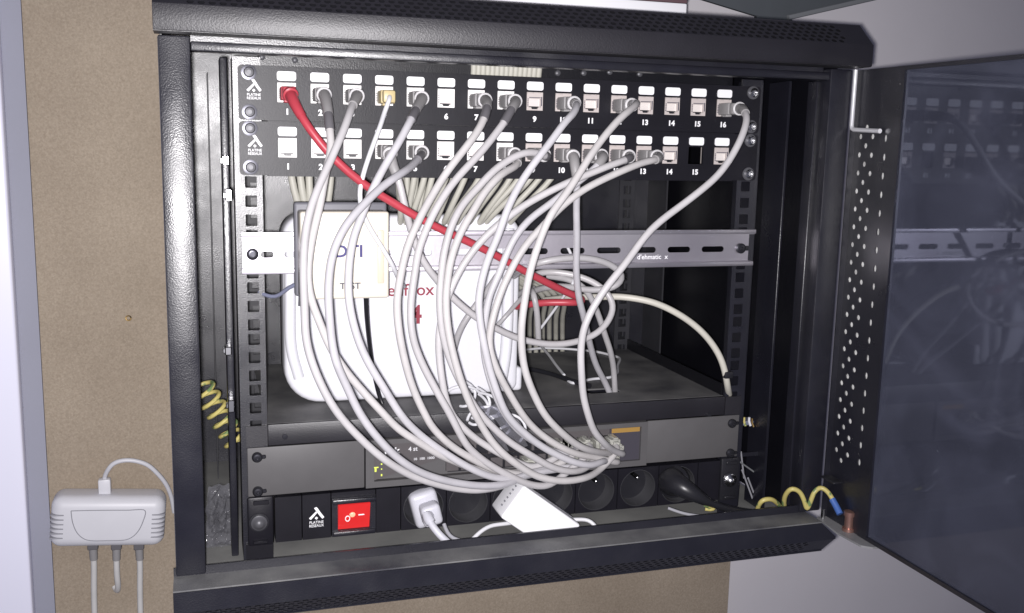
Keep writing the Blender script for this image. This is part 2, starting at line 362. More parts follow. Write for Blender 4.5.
# mounting rails with square holes, three per rack unit
HZ = [-(u * 44.45 + h) for u in range(9) for h in (6.35, 22.225, 38.1)]
for s in (-1, 1):
    m = MB(); zs = [z for z in HZ if z > -408]
    xa, xb = (-243, -223) if s < 0 else (223, 243)
    for k in range(0, len(zs), 3):
        top = 6 if k == 0 else (zs[k - 1] + zs[k]) / 2
        bot = -428 if k + 3 >= len(zs) else (zs[k + 2] + zs[k + 3]) / 2
        m.plate(rect(xa, xb, bot, top), [rrect(s * 232.5 - 4.8, s * 232.5 + 4.8, z - 4.8, z + 4.8, 0.8, 2) for z in zs[k:k + 3]], (0, 0, 0), *XZ, -2.2)
    m.box(min(s * 243, s * 245.2), max(s * 243, s * 245.2), -0.1, 42, -428, 6)
    rl = cp(m, 'mounting_rail')
    cp(MB().rbox(min(s * 249, s * 255), max(s * 249, s * 255), 14, 44, -428, 6, 1, 2), 'rail_post', BLACK, rl)
    for px, py, w, h in ((226, 160, 5, 9), (229, 195, 6, 12), (228.5, 350, 5, 9), (231.5, 405, 6, 13)):
        if s < 0:
            q = at(px, py, 4); cp(MB().rbox(q.x - 3, q.x + 2.4, -1, 13.5, q.z - h / 2.4, q.z + h / 2.4, 0.8, 1).rbox(q.x - 4.6, q.x - 1, 3, 8, q.z - 2.5, q.z + 1.5, 0.5, 1), 'clip', CHROME, rl)
    m = MB()                                                                     # rear rail
    x0 = s * 207
    for k in range(0, 27, 3):
        zz = HZ[k:k + 3]; top = 6 if k == 0 else (HZ[k - 1] + HZ[k]) / 2; bot = -428 if k == 24 else (HZ[k + 2] + HZ[k + 3]) / 2
        m.plate(rect(min(x0, x0 + s * 20), max(x0, x0 + s * 20), bot, top), [rect(x0 + s * 10 - 4.8, x0 + s * 10 + 4.8, z - 4.8, z + 4.8) for z in zz], (0, 244, 0), *XZ, -2)
        m.plate(rect(246, 268, bot, top), [rect(252, 261, z - 4.8, z + 4.8) for z in zz], (x0 + s * 20, 0, 0), (0, 1, 0), (0, 0, 1), -2 * s)
    m.box(min(x0 + s * 40, x0 + s * 42), max(x0 + s * 40, x0 + s * 42), 200, 250, -428, 6); m.box(min(x0 + s * 55, x0 + s * 56), max(x0 + s * 55, x0 + s * 56), 230, 260, -428, 6)
    cp(m, 'rear_rail', mat('rear_rail_grey', (0.03, 0.03, 0.036), 0.5, 0, 0.2, 40))
cb = cp(MB().rbox(-223, 223, 18, 30, -12, 16, 0.8, 1), 'cross_bar', BLACK_IN)
for px, py in ((262, 57), (295, 60), (558, 73), (584, 73), (610, 72), (640, 74)):
    q = at(px, py, 17); cp(MB().lathe([(2.6, 0), (2.6, 1.5), (1.4, 2.4)], (q.x, 18.2, q.z), n=14), 'screw', STEEL, cb)
# right-hand inner struts seen behind the right mounting rail
cp(MB().rbox(270.5, 273.5, -6, 30, -428, 6, 0.6, 1).rbox(275, 277.6, -44, -30, -408, 4, 0.6, 1), 'inner_strut')
m = MB()
for k in range(5):
    m.box(250 + k * 4.0, 251.2 + k * 4.0, 10 + k * 12, 16 + k * 12, -415, -366 + k * 2)
m.box(246, 272, 8, 10, -372, -368)
cp(m, 'vent_grille', BLACK)

# door: stands open square to the cabinet, hinged on the right
door = MB()
HC = []
zz = 0; pitch = 16.55
def stile_col(y0, y1, yc, zst, hy, hz):
    hs = []; z = zst
    while z > -360:
        hs.append(ngon(yc, z, hy, hz, 8)); z -= pitch
    # blocks of six
    k = 0; ztop = 14
    for a in range(0, len(hs), 6):
        blk = hs[a:a + 6]; zb = -414 if a + 6 >= len(hs) else (blk[-1][0][1] + hs[a + 6][0][1]) / 2
        door.plate(rect(y0, y1, zb, ztop), blk, (306, 0, 0), (0, -1, 0), (0, 0, 1), -1.2); ztop = zb
def ycol(px, py): 
    d_ = ray(px, py); return (CAM + d_ * ((306 - CAM.x) / d_.x))
ca, cbm, cc, cd = (ycol(857.5, 173), ycol(863.8, 164), ycol(869.5, 173), ycol(882.5, 173))
for (y0, y1, c_, z_) in ((62, 0, ca, 0), (0, 0, cbm, 1), (0, 0, cc, 0), (0, 0, cd, 0)): HC.append((-c_.y, z_, c_.z))
ys = [63.2, (HC[0][0] + HC[1][0]) / 2, (HC[1][0] + HC[2][0]) / 2, HC[2][0] + 6, HC[3][0] - 6, 114]
zt = HC[0][2]
while zt < -50: zt += pitch
stile_col(ys[0], ys[1], HC[0][0], zt, 2.7, 2.6); stile_col(ys[1], ys[2], HC[1][0], zt + pitch / 2, 2.7, 2.6)
stile_col(ys[2], ys[3], HC[2][0], zt, 2.7, 2.6); door.plate(rect(ys[3], ys[4], -414, 14), [], (306, 0, 0), (0, -1, 0), (0, 0, 1), -1.2)
stile_col(ys[4], ys[5], HC[3][0], zt - 1.5, 2.1, 3.4)
door.box(300.6, 307, -64.4, -63.1, -414, 14)                                         # hinge side edge
door.box(305.2, 311.5, -127, -114, -414, 14)                                      # step that holds the glass
door.box(305.4, 312, -660, -127.1, 10.5, 14); door.box(304.8, 312, -660, -620, -414, 14)
door.box(305.4, 312, -640, -127.1, -414.2, -410.5)
dr = cp(door, 'door', BLACK)
cp(MB().box(307.5, 310.5, -640, -125, -411, 11), 'glass_pane', GLASS, dr); cp(MB().box(307.4, 308.2, -113.5, -66, -395, -20), 'added_glint_strip', mat('glint_strip_pale', (0.85, 0.85, 0.83), 0.8, 0, 0.5, 150), dr)  # added pale strip behind the perforations catches the flash so holes look bright
cp(MB().plate([(296.3, -63.2), (291.5, -102.4), (294.2, -134.6), (302.1, -141.5), (309, -141.5), (309, -63.2)], [], (0, 0, -416.2), (1, 0, 0), (0, 1, 0), 1.8), 'bottom_flange', mat('dusty_flange', (0.26, 0.26, 0.27), 0.55, 0, 0.3, 30), dr)
q0 = at(857, 70, -64); q1 = at(857, 130, -64); q2 = ray(880, 131); q2 = CAM + q2 * ((302.0 - CAM.x) / q2.x)
q0.x = q1.x = 301.5
cp(MB().tube([q0, q1 + Vector((0, 0, 4)), q1 + Vector((0, -1.2, 1.0)), q1 + Vector((0, -4, 0)), q2 + Vector((0, 0, 0))], 2.1, 10), 'hinge_pin', mat('zinc_pin', (0.72, 0.72, 0.75), 0.35, 0.35), dr)
sp = Vector((305.0, -101.5, -414.2))
cp(MB().lathe([(6.2, 0), (6.2, 3), (4.4, 3), (4.4, 15), (5.6, 15), (5.6, 19), (2.5, 20)], sp, (0, 0, 1), 14), 'earth_stud', COPPER, dr)
cp(MB().lathe([(1.8, 0), (1.8, 9)], (299.5, -68.5, -414.2), (0, 0, 1), 10), 'bottom_pivot', CHROME, dr)
cp(MB().rbox(291.5, 303, -92, -70, -371, -369, 0.6, 1), 'latch_plate', BLACK_DARK, dr)

# ------------------------------------------------------------------ logo: roof shape with a diamond
def logo(mb, cx, cz, y, k=1.0):
    def pl(pts): mb.plate([(cx + a * k, cz + b * k) for a, b in pts], [], (0, y, 0), *XZ, 0.2)
    pl([(-1.9, 7.2), (0.2, 8.0), (1.6, 6.2), (3.6, 2.8), (6.6, -1.4), (5.0, -2.8), (2.4, 0.6), (0.2, 4.0)])
    pl([(-0.3, 4.2), (0.6, 2.8), (-2.2, -0.4), (-4.6, -2.9), (-6.2, -1.6), (-4.2, 0.4)])
    pl([(0, -0.4), (1.4, -1.8), (0, -3.2), (-1.4, -1.8)])
    mb.text('PLATINE', 3.3 * k, (cx, y, cz - 5.6 * k), bold=0.0, sx=0.95); mb.text('RESEAUX', 3.3 * k, (cx, y, cz - 8.6 * k), bold=0.0, sx=0.9)

# ------------------------------------------------------------------ patch panels
PX = [-202.5 + 27 * i for i in range(16)]
PB = (0, 0, -42.5)
pp = thing('patch_bay', 'upper black sixteen port patch panel, fixed in the top unit of the rack', 'patch panel', PB, 'patch panels')
m = MB()
m.plate(rrect(-241.2, 241.2, -44.5, -0.6, 3), [rect(x - 7.6, x + 7.6, -29.6, -13.6) for x in PX], (0, -0.4, 0), *XZ, 2.6)
m.box(-218, 218, 0, 8, -2.6, -1.2); m.box(-218, 218, 0, 60, -45.4, -44.6)
for k in range(9): m.box(-196 + k * 52, -188 + k * 52, -3.6, -3.0, -44.3, -43.7)
m.build('faceplate', PANEL, pp)
for sx in (-1, 1):
    for z in (-6.35, -38.1):
        w = MB().lathe([(6.2, 0), (6.2, 1.2), (4.4, 1.4)], (sx * 232.5, -3.1, z), n=20).build('washer', DARK_STEEL if sx < 0 else STEEL, pp)
        MB().lathe([(4.3, 0), (4.3, 2.2), (3.4, 3.2), (2.0, 3.4), (1.9, 2.2)], (sx * 232.5, -4.5, z), n=20).build('screw', CHROME if sx > 0 else STEEL, pp)
m = MB(); logo(m, -228.8, -19.0, -3.1, 0.93); m.build('logo', WHITE, pp)
for i, x in enumerate(PX):
    MB().plate(rrect(x - 7.7, x + 7.7, -12.0, -4.6, 1.9), [], (0, -3.1, 0), *XZ, 0.7).build('port_label', WHITE, pp)
    j = MB()
    hole = [(x - 5.6, -26.8), (x - 3.4, -26.8), (x - 2.6, -28.4), (x + 2.6, -28.4), (x + 3.4, -26.8), (x + 5.6, -26.8), (x + 5.6, -19.2), (x - 5.6, -19.2)]
    j.plate(rect(x - 7.5, x + 7.5, -29.5, -13.7), [hole], (0, -1.0, 0), *XZ, 2.6)
    j.box(x - 7.4, x + 7.4, 2, 24, -29.4, -13.8)
    j.rbox(x - 7.5, x - 1, -4.3, -3.4, -15.0, -13.8, 0.2, 1); j.rbox(x + 3, x + 5, -4.3, -3.4, -14.6, -13.6, 0.2, 1)
    jk = j.build('jack', JACKW if i < 8 else mat('jack_warm_white', (0.50, 0.45, 0.435), 0.4) if i == 8 else bpy.data.materials['jack_warm_white'], pp)
    if i >= 9: jk.data.materials[0] = bpy.data.materials['jack_warm_white']
    sh = MB().box(x - 5.5, x + 5.5, -0.6, -0.2, -25.8, -19.3).box(x - 4, x + 4, -1.4, -0.7, -20.9, -20.3)
    sh.build('shutter', JACKM if i < 9 else PINK_M, jk)
    MB().box(x - 5.0, x + 5.0, -0.2, 1.9, -28.3, -25.9).build('cavity', BLACK_DARK, jk)
    sl = MB()
    for q_ in range(5): sl.box(x - 6.9, x - 6.1, -3.9, -3.5, -26.2 + q_ * 1.5, -25.3 + q_ * 1.5)
    if i >= 8: sl.box(x + 5.9, x + 6.7, -3.9, -3.5, -25.5, -17.5).box(x - 5.4, x + 5.4, -3.9, -3.5, -18.6, -18.0)
    sl.build('side_slit', BLACK_DARK if i < 8 else GREY_INK, jk)
    MB().text(str(i + 1), 6.6, (x + (0.3 if i < 9 else 0), -3.1, -37.3), bold=0.26, sx=1.05).build('port_number', WHITE, pp)
pp2 = copy_tree(pp); pp2.location = Vector((0, 0, -42.5 - 44.9)) * MM
pp2['label'] = 'lower black sixteen port patch panel whose port fifteen is an empty dark hole'
for c in list(pp2.children):
    if c.name.startswith('jack') and abs((c.data.vertices[0].co.x / MM) - (PX[14])) < 9:
        for g in list(c.children): bpy.data.objects.remove(g)
        bpy.data.objects.remove(c)

# ------------------------------------------------------------------ DIN rail
DB = (0, -5, -154)
dn = thing('din_rail', 'slotted zinc plated mounting rail running across the rack below the patch panels', 'rail', DB)
slots = []
for a, b in ((-226, -215), (-206.5, -186)): slots.append((a, b))
c0 = 127.2
k = -13
slots += [(c0 + 36.3 * j - 12, c0 + 36.3 * j + 12) for j in range(-8, 3)]
slots = [q for q in slots if q[0] > -230 and not (-186 < q[0] < -160)]
m = MB()
bl = sorted(slots); cuts = [-240.5] + [(bl[i][1] + bl[i + 1][0]) / 2 for i in range(len(bl) - 1)] + [238.8]
for i, (a, b) in enumerate(bl):
    hl = [rrect(a, b, -158.6, -153.0, 2.75, 4)]
    if i == len(bl) - 1: pass
    m.plate(rect(cuts[i], cuts[i + 1], -167.5, -140.5), hl, (0, -0.6, 0), *XZ, 1.2)
for z0, z1, zo in ((-140.8, -139.6, 1), (-168.4, -167.2, -1)):
    m.box(-241.5, 240.5, -8.6, -0.7, z0, z1)
m.rbox(-241.8, 241.8, -9.6, -8.2, -140.4, -136.2, 0.5, 2); m.rbox(-241.8, 240.6, -9.6, -8.2, -171.6, -167.4, 0.5, 2)
m.build('rail_profile', GALV, dn)
MB().text("d'ehmatic  x", 6.5, (136, -1.95, -162.6), ext=0.05, bold=0.05).build('lettering', WHITE, dn)
for x in (-232.5, 229.5):
    MB().lathe([(5.0, 0), (5.0, 2.6), (3.4, 3.4), (2.2, 3.4), (2.0, 1.6)], (x, -1.9, -155.2), n=18).build('screw', DARK_STEEL, dn)
MB().rbox(231, 239, -2.6, -1.9, -157.6, -152.8, 0.3, 1).build('end_slot', BLACK_DARK, dn)

# ------------------------------------------------------------------ telephone test socket clipped on the rail
TB = (-161, -30, -189)
ts = thing('telephone_socket_box', 'ivory telephone test socket box clipped on the zinc rail at left', 'socket box', TB)
MB().rbox(-199.5, -122, -20, -10.5, -189.5, -110.5, 2.4, 3).build('base', BOX_EDGE, ts)
MB().rbox(-197, -124.6, -45, -19, -188.7, -116.6, 2.2, 3).build('cover', IVORY, ts)
MB().rbox(-134.4, -129.0, -46.4, -44.8, -176, -132, 0.8, 2).build('shutter', IVORY2, ts)
MB().text('DTI', 14.0, (-158, -45.05, -149.5), bold=0.3, sx=1.06).build('lettering', BLUE_INK, ts)
MB().text('TEST', 7.2, (-157, -45.05, -178), sx=1.1, bold=0.12).build('lettering', GREY_INK, ts)
MB().tube([at(300, 306, -16), at(300.5, 290, -16)], 1.6, 8).build('clip', STEEL, ts)

# ------------------------------------------------------------------ router
RB = (-90, 80, -304)
rt = thing('router', 'white internet box standing on the dusty rack shelf', 'router', RB)
m = MB(); 
def router_outline(i):
    r = 34
    pts = []
    x0, x1, z0, z1 = -203 + i, 24 - i, -303.5 + i, -127 - i
    for cx, cz, a, rr in ((x1 - 20, z1 - 20, 0, 20), (x0 + 20, z1 - 20, 90, 20), (x0 + r, z0 + r, 180, r), (x1 - 9, z0 + 9, 270, 9)):
        for k in range(9):
            g = math.radians(a + 90 * k / 8); pts.append((cx + rr * math.cos(g), cz + rr * math.sin(g)))
    return pts
rings = [(7, 58), (3, 58.6), (1, 60.5), (0, 64), (0, 100), (2, 106), (8, 108)]
vs = []; fs = []; N = 36
for inset, y in rings: vs += [(px, y, pz) for px, pz in router_outline(inset)]
for k in range(len(rings) - 1):
    for i in range(N):
        j = (i + 1) % N; fs.append((k * N + i, k * N + j, (k + 1) * N + j, (k + 1) * N + i))
fs += [tuple(range(N)), tuple((len(rings) - 1) * N + i for i in range(N))[::-1]]
m.add(vs, fs); m.build('housing', ROUTER, rt)
m = MB(); m.tube(catmull([(10, 57, -140), (10.5, 55, -200), (9.5, 55, -260), (6, 57, -292)], 6), [6 + 0 * i for i in range(len(catmull([(10, 57, -140), (10.5, 55, -200), (9.5, 55, -260), (6, 57, -292)], 6)))], 14)
m.build('side_rib', ROUTER, rt)
MB().tube(catmull([(-196, 59, -150), (-197, 57.6, -200), (-196.5, 57.6, -250), (-190, 59, -278)], 6), 5.2, 12).build('side_rib', ROUTER, rt)
MB().rbox(14, 30, 62, 100, -303.5, -279, 4, 3).build('foot', ROUTER, rt)
MB().text('neufbox', 16.2, (at(406.5, 290.5, 58).x, 57.9, at(406.5, 290.5, 58).z), sx=1.0, bold=0.15).build('lettering', RED_INK, rt)
MB().text('4', 25, (at(415.5, 315.5, 58).x, 57.9, at(415.5, 315.5, 58).z), bold=0.5).build('lettering', RED_INK, rt)

# ------------------------------------------------------------------ shelf
SB = (4, 100, -310)
sh = thing('rack_shelf', 'dusty black metal rack shelf carrying the white internet box', 'shelf', SB)
m = MB(); m.plate(rect(-222.5, 222.5, 2, 236), [rrect(92, 128, 38, 56, 5)], (0, 0, -305.4), (1, 0, 0), (0, 1, 0), 1.4); m.build('deck', DUSTY, sh)
MB().rbox(-222.8, 222.8, -2.2, 2, -323, -304, 0.9, 2).box(-241, -223, -2.4, -0.4, -322.8, -304.5).box(223, 241, -2.4, -0.4, -322.8, -304.5).build('front_lip', BLACK_TOP, sh)
MB().box(221.2, 222.6, 4, 236, -304, -292).build('side_flange', BLACK_IN, sh)
q = at(285, 437, -3); MB().lathe([(2.6, 0), (2.4, 0.9), (0.9, 1.0)], (q.x, -2.3, q.z), n=12).build('screw', DARK_STEEL, sh)
q = at(709, 421, -3); MB().lathe([(2.4, 0), (2.2, 0.9)], (q.x, -2.3, q.z + 6), n=12).build('screw', DARK_STEEL, sh)

# ------------------------------------------------------------------ network switch
NB = (0, 20, -367)
ns = thing('network_switch', 'grey rack mounted network switch that the patch cables run down into', 'network switch', NB)
MB().rbox(-240.5, -139.2, -4, -1.6, -367.4, -323.4, 0.8, 2).build('ear', GREY_SW, ns)
MB().rbox(137.4, 239, -4, -1.6, -366.4, -323.4, 0.8, 2).build('ear', GREY_SW, ns)
MB().plate(rect(-138.4, 136.8, -367.2, -323.2), [rect(-131, 130, -361.5, -327.5)], (0, -1, 0), *XZ, 6).box(-138.4, 136.8, -0.9, 60, -367, -323.4).build('housing', GREY_SW, ns)
PRT = []
holes = []
for r, z in enumerate((-339.5, -353.5)):
    for c in range(12):
        x = -58 + c * 14.2; PRT.append((x, z)); holes.append(rect(x - 5.8, x + 5.8, z - 4.8, z + 4.8))
fp = MB().plate(rect(-130.9, 98, -361.4, -327.6), holes, (0, -1.2, 0), *XZ, 2.6).build('port_face', GREY_SW2, ns)
MB().box(-62, 104, -1.2, -0.95, -360, -333).build('port_cavity', BLACK_DARK, fp)
MB().plate(rect(98.6, 130.8, -361.4, -327.6), [], (0, -1.2, 0), *XZ, 2.6).build('label_plate', GREY_DARK, ns)
MB().box(100, 129.5, -4.3, -3.9, -333, -328.6).build('orange_stripe', ORANGE, ns)
MB().text('link', 7.8, (at(392, 450, -4).x, -3.9, at(392, 451, -4).z), bold=0.18, sx=1.25).build('lettering', WHITE, ns)
MB().text('4 st', 5.6, (at(413, 448, -4).x, -3.9, at(413, 449, -4).z), bold=0.1).text('10  100  1000', 3.2, (at(424, 458, -4).x, -3.9, at(424, 458.5, -4).z), sx=1.1, bold=0.05).build('lettering', mat('pale_grey_print', (0.6, 0.6, 0.62), 0.5), ns)
for px, py, w, h in ((375.5, 467.5, 2.6, 0.5), (375.5, 470, 0.8, 1.6), (381.5, 464, 0.6, 0.6), (381.5, 469, 0.5, 0.5), (381.5, 475, 0.6, 0.9)):
    q = at(px, py, -4); MB().box(q.x - w, q.x + w, -4.5, -3.9, q.z - h, q.z + h).build('indicator', LEDG, ns)
for sx in (-1, 1):
    for z in (-331.5, -362.5):
        zz_ = z + (-0.0)
        x = -232.3 if sx < 0 else 230.5
        MB().lathe([(4.6, 0), (4.6, 2.0), (3.2, 3.6), (1.8, 3.8), (1.6, 2.4)], (x, -4.1, zz_), n=18).rbox(x + 1, x + 7.5, -6.0, -4.0, zz_ - 1.8, zz_ + 1.8, 0.8, 1).build('screw', DARK_STEEL, ns)

# ------------------------------------------------------------------ power strip
WB = (0, 10, -411)
ps = thing('power_strip', 'black rack power strip with round sockets and a lit red rocker switch', 'power strip', WB)
mods = [-218.5, -195, -169.5, -129.5, -106.6, -64.1, -21.8, 20.6, 63.4, 107.2, 151, 194, 219]
bd = MB(); bd.box(-218.5, 219, 14, 44, -410.5, -368.5)
for i in range(len(mods) - 1):
    a, b = mods[i] + 0.45, mods[i + 1] - 0.45
    hs = []
    if 4 <= i <= 10: hs = [ngon((a + b) / 2, -390, 18.8, 18.8, 28)]
    if i == 2: hs = [rect(-163.6, -135.4, -403.6, -378.6)]
    bd.plate(rect(a, b, -410.2, -369), hs, (0, -5, 0), *XZ, 1.6)
    bd.box(a, b, -5, 13.8, -410.2, -408.6); bd.box(a, b, -5, 13.8, -370.6, -369)
    bd.box(a, a + 1.2, -4.9, 13.8, -408.5, -370.7); bd.box(b - 1.2, b, -4.9, 13.8, -408.5, -370.7)
bd.build('housing', PANEL, ps)
SOCK_LIT = mat('socket_wall_lit', (0.045, 0.045, 0.05), 0.35, 0, 0.2, 60); SOCKF_SHADE = mat('socket_floor_shade', (0.012, 0.012, 0.016), 0.45)  # wall paled for flash light in the recess, floor darkened for its shade
for i in range(4, 11):
    cx = (mods[i] + mods[i + 1]) / 2
    so = MB().lathe([(18.9, -0.6), (18.75, 0.0), (18.2, 0.1), (17.9, -0.6), (17.2, -18.5), (16.8, -19)], (cx, -6.3, -390), (0, -1, 0), 40)
    so.f = [f for f in so.f if len(f) == 4]; so = so.build('socket', SOCK_LIT, ps)
    MB().lathe([(17.5, 0), (17.5, 0.5)], (cx, 12.9, -390), n=36).build('socket_floor', SOCKF_SHADE, so)
    MB().lathe([(2.4, 0), (2.4, 15.5), (1.6, 17.5), (0.6, 18.2)], (cx + 0.3, 12.4, -380.2), n=12).build('earth_pin', CHROME, so)
    MB().lathe([(2.6, 0), (2.6, 0.4)], (cx - 9.5, 12.35, -391.5), n=12).lathe([(2.6, 0), (2.6, 0.4)], (cx + 9.5, 12.35, -391.5), n=12).build('pin_hole', BLACK_DARK, so)
m = MB(); logo(m, -182.5, -389.0, -6.8, 1.05); m.build('logo', WHITE, ps)
ro = MB().plate(rect(-169, -130.0, -408.6, -373.6), [rect(-163.8, -135.2, -403.8, -378.4)], (0, -6.8, 0), *XZ, 2.4)
ro.rbox(-168.6, -130.2, -13, -9, -378.2, -374, 0.8, 2).rbox(-168.2, -130.6, -12, -9, -408.4, -404.2, 0.8, 2)
ro = ro.build('switch_frame', BLACK, ps)
MB().add([(-163.5, -6.5, -403.5), (-135.5, -6.5, -403.5), (-135.5, -10.5, -391), (-163.5, -10.5, -391), (-163.5, -13.5, -378.7), (-135.5, -13.5, -378.7), (-163.5, 2, -403.5), (-135.5, 2, -403.5), (-163.5, 2, -378.7), (-135.5, 2, -378.7)],
         [(0, 1, 2, 3), (3, 2, 5, 4), (4, 5, 9, 8), (6, 8, 9, 7), (0, 6, 7, 1), (0, 3, 4, 8, 6), (1, 7, 9, 5, 2)]).build('rocker', ROCK, ro)
g = MB(); c = Vector((-155.5, -11.0, -392.4))
g.tube([c + Vector((math.cos(t) * 1.9, -0.05 - 0.33 * math.sin(t) * 1.0, math.sin(t) * 2.5)) for t in [i * math.pi / 10 for i in range(21)]], 0.45, 6)
g.rbox(-146.0, -140.5, -11.8, -10.6, -390.2, -389.2, 0.3, 1); g.build('lettering', WHITE, ro)
MB().lathe([(2.6, 0), (1.8, 0.8), (0.4, 1.1)], (-151.2, -11.2, -388.8), n=16).build('lamp', LAMP, ro)
for sx in (-1, 1):
    a, b = (-241.5, -219.6) if sx < 0 else (219.6, 240.5)
    br = MB().rbox(a, b, -8, -3, -411.5, -366.8, 2, 2).rbox(a + 5, b - 4, -9.6, -7.8, -373.5, -369.6, 0.5, 1).rbox(a + 4, b - 5, -10.6, -7.8, -409, -405.8, 0.8, 1)
    if sx < 0: br.box(-243, -220, -3, -1, -428, -411)
    br = br.build('bracket', PANEL if sx < 0 else BLACK_DARK, ps)
    cx = -232.0 if sx < 0 else 229.5
    MB().lathe([(6.8, 0), (6.8, 2.4), (5.2, 3.2), (4.0, 5.5), (2.0, 6.6), (0.3, 6.9)], (cx, -8.1, -389.5), n=22).build('knob', STEEL if sx < 0 else CHROME, br)
    MB().lathe([(8.6, 0), (8.4, 0.8), (6.9, 0.9)], (cx, -8.05, -389.5), n=22).build('washer', BLACK_DARK, br)

# ------------------------------------------------------------------ patch cables
def length_pts(P, n):
    acc = 0
    for i in range(1, len(P)):
        acc += (P[i] - P[i - 1]).length
        if acc >= n: return i
    return len(P) - 1
def yprof(n, y0, ym, y1, pw=0.65, base=None):
    out = []
    for i in range(n):
        u = i / (n - 1)
        e = y0 + (y1 - y0) * u
        out.append(e + (ym - e) * (math.sin(math.pi * min(1, max(0, u * 0.96 + 0.02))) ** pw))
    return out
def patch(label, row, port, pix, D, end=None, sleeve=None, m=CABLE, r=3.1, group='grey patch cables', boot=True, plugmat=BOOT, endplug=True, ys=None, endY=-34, name='patch_cable', cat='cable', y0=-50, bulk=1.0, lift=0.0):
    """a cord from a panel port along traced points: depth grows to D in front of the rack and comes back to the switch"""
    jx = PX[port - 1]; jz = -22.6 - 44.9 * (row - 1)
    Y = ys or yprof(len(pix), y0, -D, endY)
    P = [Vector((jx, -20, jz)), Vector((jx, -33, jz - 0.4))] + [at(a, b, y) for (a, b), y in zip(pix, Y)]
    if end:
        ex, ez = end
        P += [Vector((ex, -26, ez - 1)), Vector((ex, -14, ez))]
    C = relax(catmull(P, 3.5), 4)
    sd = port * 3.7 + row * 11
    C = [c + Vector((0.9 * math.sin(i * 0.21 + sd) , 1.6 * math.sin(i * 0.13 + sd * 2), 0.7 * math.sin(i * 0.17 + sd))) * min(1, i / 12) for i, c in enumerate(C)]
    base = (jx, -3, jz)
    t = thing(name, label, cat, base, group)
    MB().tube(C, r, 12).build('cord', TINTS[(port * 3 + row * 2) % 5] if m in (CABLE, CABLE2) else m, t)
    pl = MB().rbox(jx - 6.0, jx + 6.0, -22, -2.0, jz - 5.6, jz + 5.2, 1.0, 2).rbox(jx - 3, jx + 3, -14, -3, jz - 7.4, jz - 5.0, 0.6, 1)
    pl = pl.rbox(jx - 5.2 * bulk, jx + 5.2 * bulk, -29, -21.5, jz - 5.4 * bulk, jz + 5.0 * bulk, 1.8, 2).build('plug', plugmat, t)
    if boot:
        i0 = 1; i1 = length_pts(C, (sleeve[0] + 3) if sleeve else 36)
        seg = C[i0:i1 + 1]; n = len(seg)
        MB().tube(seg, [5.2 - 1.3 * k / (n - 1) for k in range(n)], 14).build('boot', plugmat, t)
        k0 = length_pts(C, 11); dirv = (C[k0 + 1] - C[k0]).normalized()
        MB().lathe([(4.4, -1), (6.0, -1), (6.2, 0.8), (5.0, 1.6)], C[k0], dirv, 18).build('collar', BOOT_RIM if plugmat is BOOT else plugmat, t)
    if sleeve:
        i0, i1 = length_pts(C, sleeve[0]), length_pts(C, sleeve[1])
        MB().tube(C[i0:i1 + 1], 3.75, 12).build('sleeve', SLEEVE, t)
    if end and endplug:
        ex, ez = end
        e_ = MB().rbox(ex - 5.4, ex + 5.4, -18, -2, ez - 4.2, ez + 4.2, 0.6, 1).rbox(ex - 3, ex + 3, -22, -18, ez - 3, ez + 3, 0.8, 1).rbox(ex - 2.5, ex + 2.5, -19, -5, ez + 4.3, ez + 6.4, 0.4, 1).build('plug', CLEARP, t)
    return t

def sp(k, row): return PRT[row * 12 + k]     # switch port k of a row
U = 'upper'; L = 'lower'
patch('light grey patch cable from upper panel port 3, leftmost cord over the ivory box', 1, 3,
      [(352, 108), (345, 125), (330, 160), (316, 195), (308.5, 220), (304, 250), (302.5, 280), (304, 310), (307, 340), (314, 365), (328, 398), (341, 418), (360, 438), (378, 454), (396, 467), (415, 478), (436, 485), (458, 489), (482, 489), (505, 484), (522, 477)], 118, sp(7, 1))
patch('grey patch cable from port 2 of the upper panel with a short dark sleeve', 1, 2,
      [(327, 112), (329, 126), (332, 150), (327, 172), (321, 200), (313, 228), (308, 255), (307.5, 280), (312, 300), (321, 323), (332, 350), (346, 372), (361, 390), (381, 411), (400, 430), (419, 442.5), (436, 453), (452, 460), (470, 467), (490, 472), (512, 474)], 108, sp(5, 1), (40, 58), CABLE2)
patch('dark sleeved grey patch cable from lower panel port 5, sweeping left over the ivory box', 2, 5,
      [(418, 160), (409, 168), (400, 174), (382, 187), (367, 202), (347, 225), (333, 253), (328, 278), (327, 298), (332, 341), (337, 362), (347, 385), (361, 416), (380, 441), (400, 459), (424, 474), (451, 483), (481, 486), (508, 483), (530, 474)], 134, sp(8, 1), (20, 42))
patch('light grey patch cable from upper panel port 5 crossing the ivory box', 1, 5,
      [(414, 112), (408, 123), (398, 143), (384, 169), (372, 193), (363, 213), (353.6, 234), (349, 256), (348, 276), (349, 297), (353.6, 321), (361, 346), (369, 364), (380, 383), (401, 415), (417, 432), (438, 449), (463.6, 465), (489, 475), (515, 478), (538, 472)], 112, sp(9, 1), (38, 58))
patch('grey patch cable from upper panel port 7, dark sleeve below its boot', 1, 7,
      [(486, 108), (483, 120), (477, 133), (466, 149), (446, 174), (426, 204), (416, 223), (407, 246), (401, 278), (398, 300), (398, 315), (399.5, 335), (404, 360), (412, 386), (425, 413), (434, 429), (451, 446), (471, 458), (492, 468), (515, 474), (538, 474)], 100, sp(8, 0), (36, 54), CABLE2)
patch('light grey patch cable from upper panel port 8, right of a parallel one', 1, 8,
      [(513, 108), (507, 119), (497, 132), (479, 154), (456, 180), (440, 203), (428, 225), (418, 249), (413, 278), (411, 300), (412, 324), (416, 345), (425, 369), (437, 393), (448, 412), (457, 428), (468, 446), (489, 465), (508, 476), (528, 484), (548, 485), (562, 476)], 90, sp(9, 0), (34, 52))
